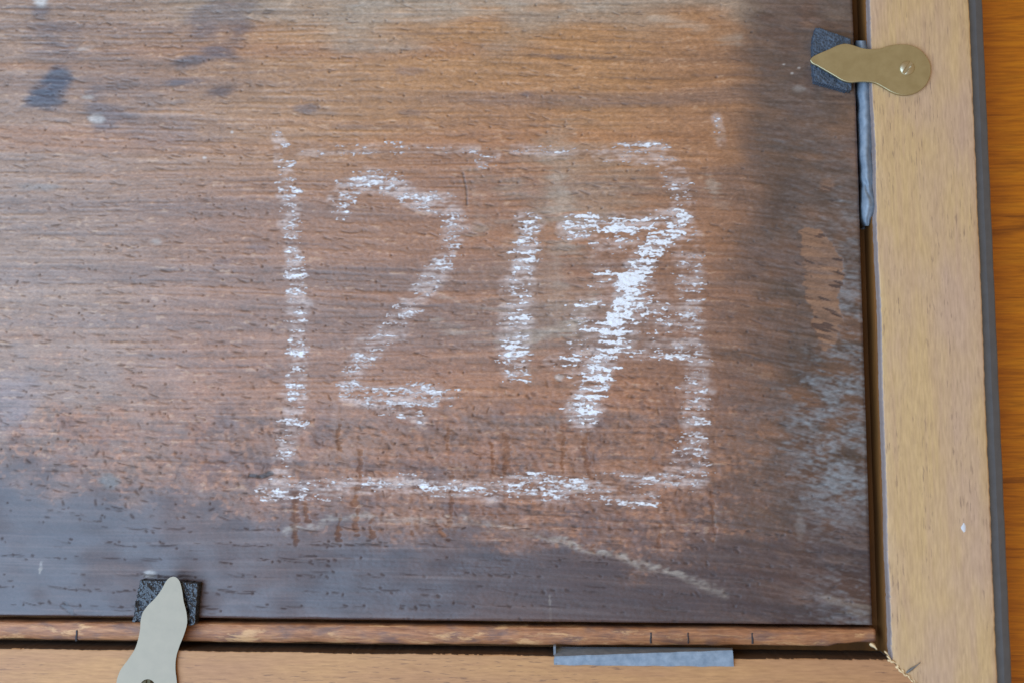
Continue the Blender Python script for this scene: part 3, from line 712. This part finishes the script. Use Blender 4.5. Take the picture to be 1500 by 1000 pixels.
for i in range(150):
    la[i] += fj[i] * 1.0; lb[i] += fk[i] * 1.4
    for q in range(ns):
        t = q / (ns - 1); arch = math.sin(math.pi * t) ** .6
        crease = -.0013 * math.exp(-((t - .45 - .010 * (yy[i] - 282)) / .10) ** 2) * math.exp(-((yy[i] - 276) / 13) ** 2)
        fold = -.0004 * math.exp(-((t - .74 + .0012 * (yy[i] - 180)) / .10) ** 2)
        z = -.0030 + (lz[i] + .0030) * arch + crease + fold * arch + cj[i] * arch
        vs.append(P(la[i] + (lb[i] - la[i]) * t, yy[i], z))
fs = [(i * ns + q, (i + 1) * ns + q, (i + 1) * ns + q + 1, i * ns + q + 1) for i in range(149) for q in range(ns - 1)]
nb = len(vs)
for i in range(150):                                     # underside
    for t in (0, 1): p = vs[i * ns + (ns - 1) * t]; vs.append(np.array([p[0], p[1], ZG + .0003]))
fs += [(i * ns, nb + 2 * i, nb + 2 * i + 2, (i + 1) * ns) for i in range(149)] + [(i * ns + ns - 1, (i + 1) * ns + ns - 1, nb + 2 * i + 3, nb + 2 * i + 1) for i in range(149)]
fs += [(nb + 2 * i, nb + 2 * i + 1, nb + 2 * i + 3, nb + 2 * i + 2) for i in range(149)]
put('packing_strip', mesh_py('packing_strip', vs, fs), PACK, label='blue-grey folded packing strip with a pinched end, upright beside the right rail', category='packing strip', group=G_PACK)
# lower: a strip folded along its length, one flap down in the gap, one lying on the rail's edge
n = 90; vs = []; wj = jit(n, .00007, 5, 111); ej = jit(n, .00006, 3, 112); th = .0006
for i in range(n):
    t = i / (n - 1); qx = 812 + 261 * t
    yi = np.interp(t, [0, .06, 1], [961, 960, 951.5]); yo = np.interp(t, [0, .3, 1], [973, 974, 975.5])
    a = P(qx, yi, ZF + .0010); b = P(qx + (2 if t > .98 else 0), yo, ZF + .0007); mid = (a + b) / 2
    a = a + np.array([0, ej[i] * .6, wj[i]]); mid = mid + np.array([0, 0, .00025 + wj[i] * 1.2]); b = b + np.array([0, ej[i], 0])
    dn = P(qx, 946.5 + 1.5 * t, -.0030)
    vs += [dn, a, a * .7 + mid * .3 + np.array([0, 0, .0001]), mid, b, b - np.array([0, 0, th]), mid - np.array([0, 0, th]), a - np.array([0, .0005, th]), dn - np.array([0, .0005, 0])]
kk = 9; fs = [(i * kk + q, i * kk + (q + 1) % kk, (i + 1) * kk + (q + 1) % kk, (i + 1) * kk + q) for i in range(n - 1) for q in range(kk)]
fs += [tuple(reversed(range(kk))), tuple((n - 1) * kk + q for q in range(kk))]
me = mesh_py('packing_strip', vs, fs)
# the turned-up end at the left
a, b = P(810.5, 946, .0012), P(811.5, 973, ZF + .0012)
p = [a, P(814, 946, .0012), P(815, 973, ZF + .0012), b]
bm = bmesh.new(); bm.from_mesh(me)
tv = [bm.verts.new(x) for x in p]; bv_ = [bm.verts.new(x + np.array([0, .0003, -.004])) for x in p]
for q in range(4): bm.faces.new((tv[q], bv_[q], bv_[(q + 1) % 4], tv[(q + 1) % 4]))
bm.faces.new(tv); bm.faces.new(bv_[::-1]); bmesh.ops.recalc_face_normals(bm, faces=bm.faces[:]); bm.to_mesh(me); bm.free()
put('packing_strip', me, PACK, smooth=False, label='blue-grey packing strip lying along the edge of the lower rail', category='packing strip', group=G_PACK)

# ---------------------------------------------------------------- table top under the frame
mt, nt, bs = new_mat('orange_table_wood')
t1 = noise_tex(nt, (25, 260, 25), 1, 5, .6, rot=(0, 0, math.radians(3)), dist=.5); t2 = noise_tex(nt, (90, 1500, 90), 1, 3, .6)
c = ramp(nt, t1, [(.28, lin(140, 76, 6)), (.45, lin(192, 112, 10)), (.7, lin(206, 128, 16))])
c = mix(nt, .8, c, ramp(nt, t2, [(.3, (.6, .56, .5)), (.6, (1.05, 1.05, 1.05))]), 'MULTIPLY')
nt.links.new(c, bs.inputs['Base Color']); bs.inputs['Roughness'].default_value = .4
put('table_top', box_mesh('table_top', (-.45, -.40, -.045), (.45, .40, -.0200), .002), mt, smooth=False, kind='structure')
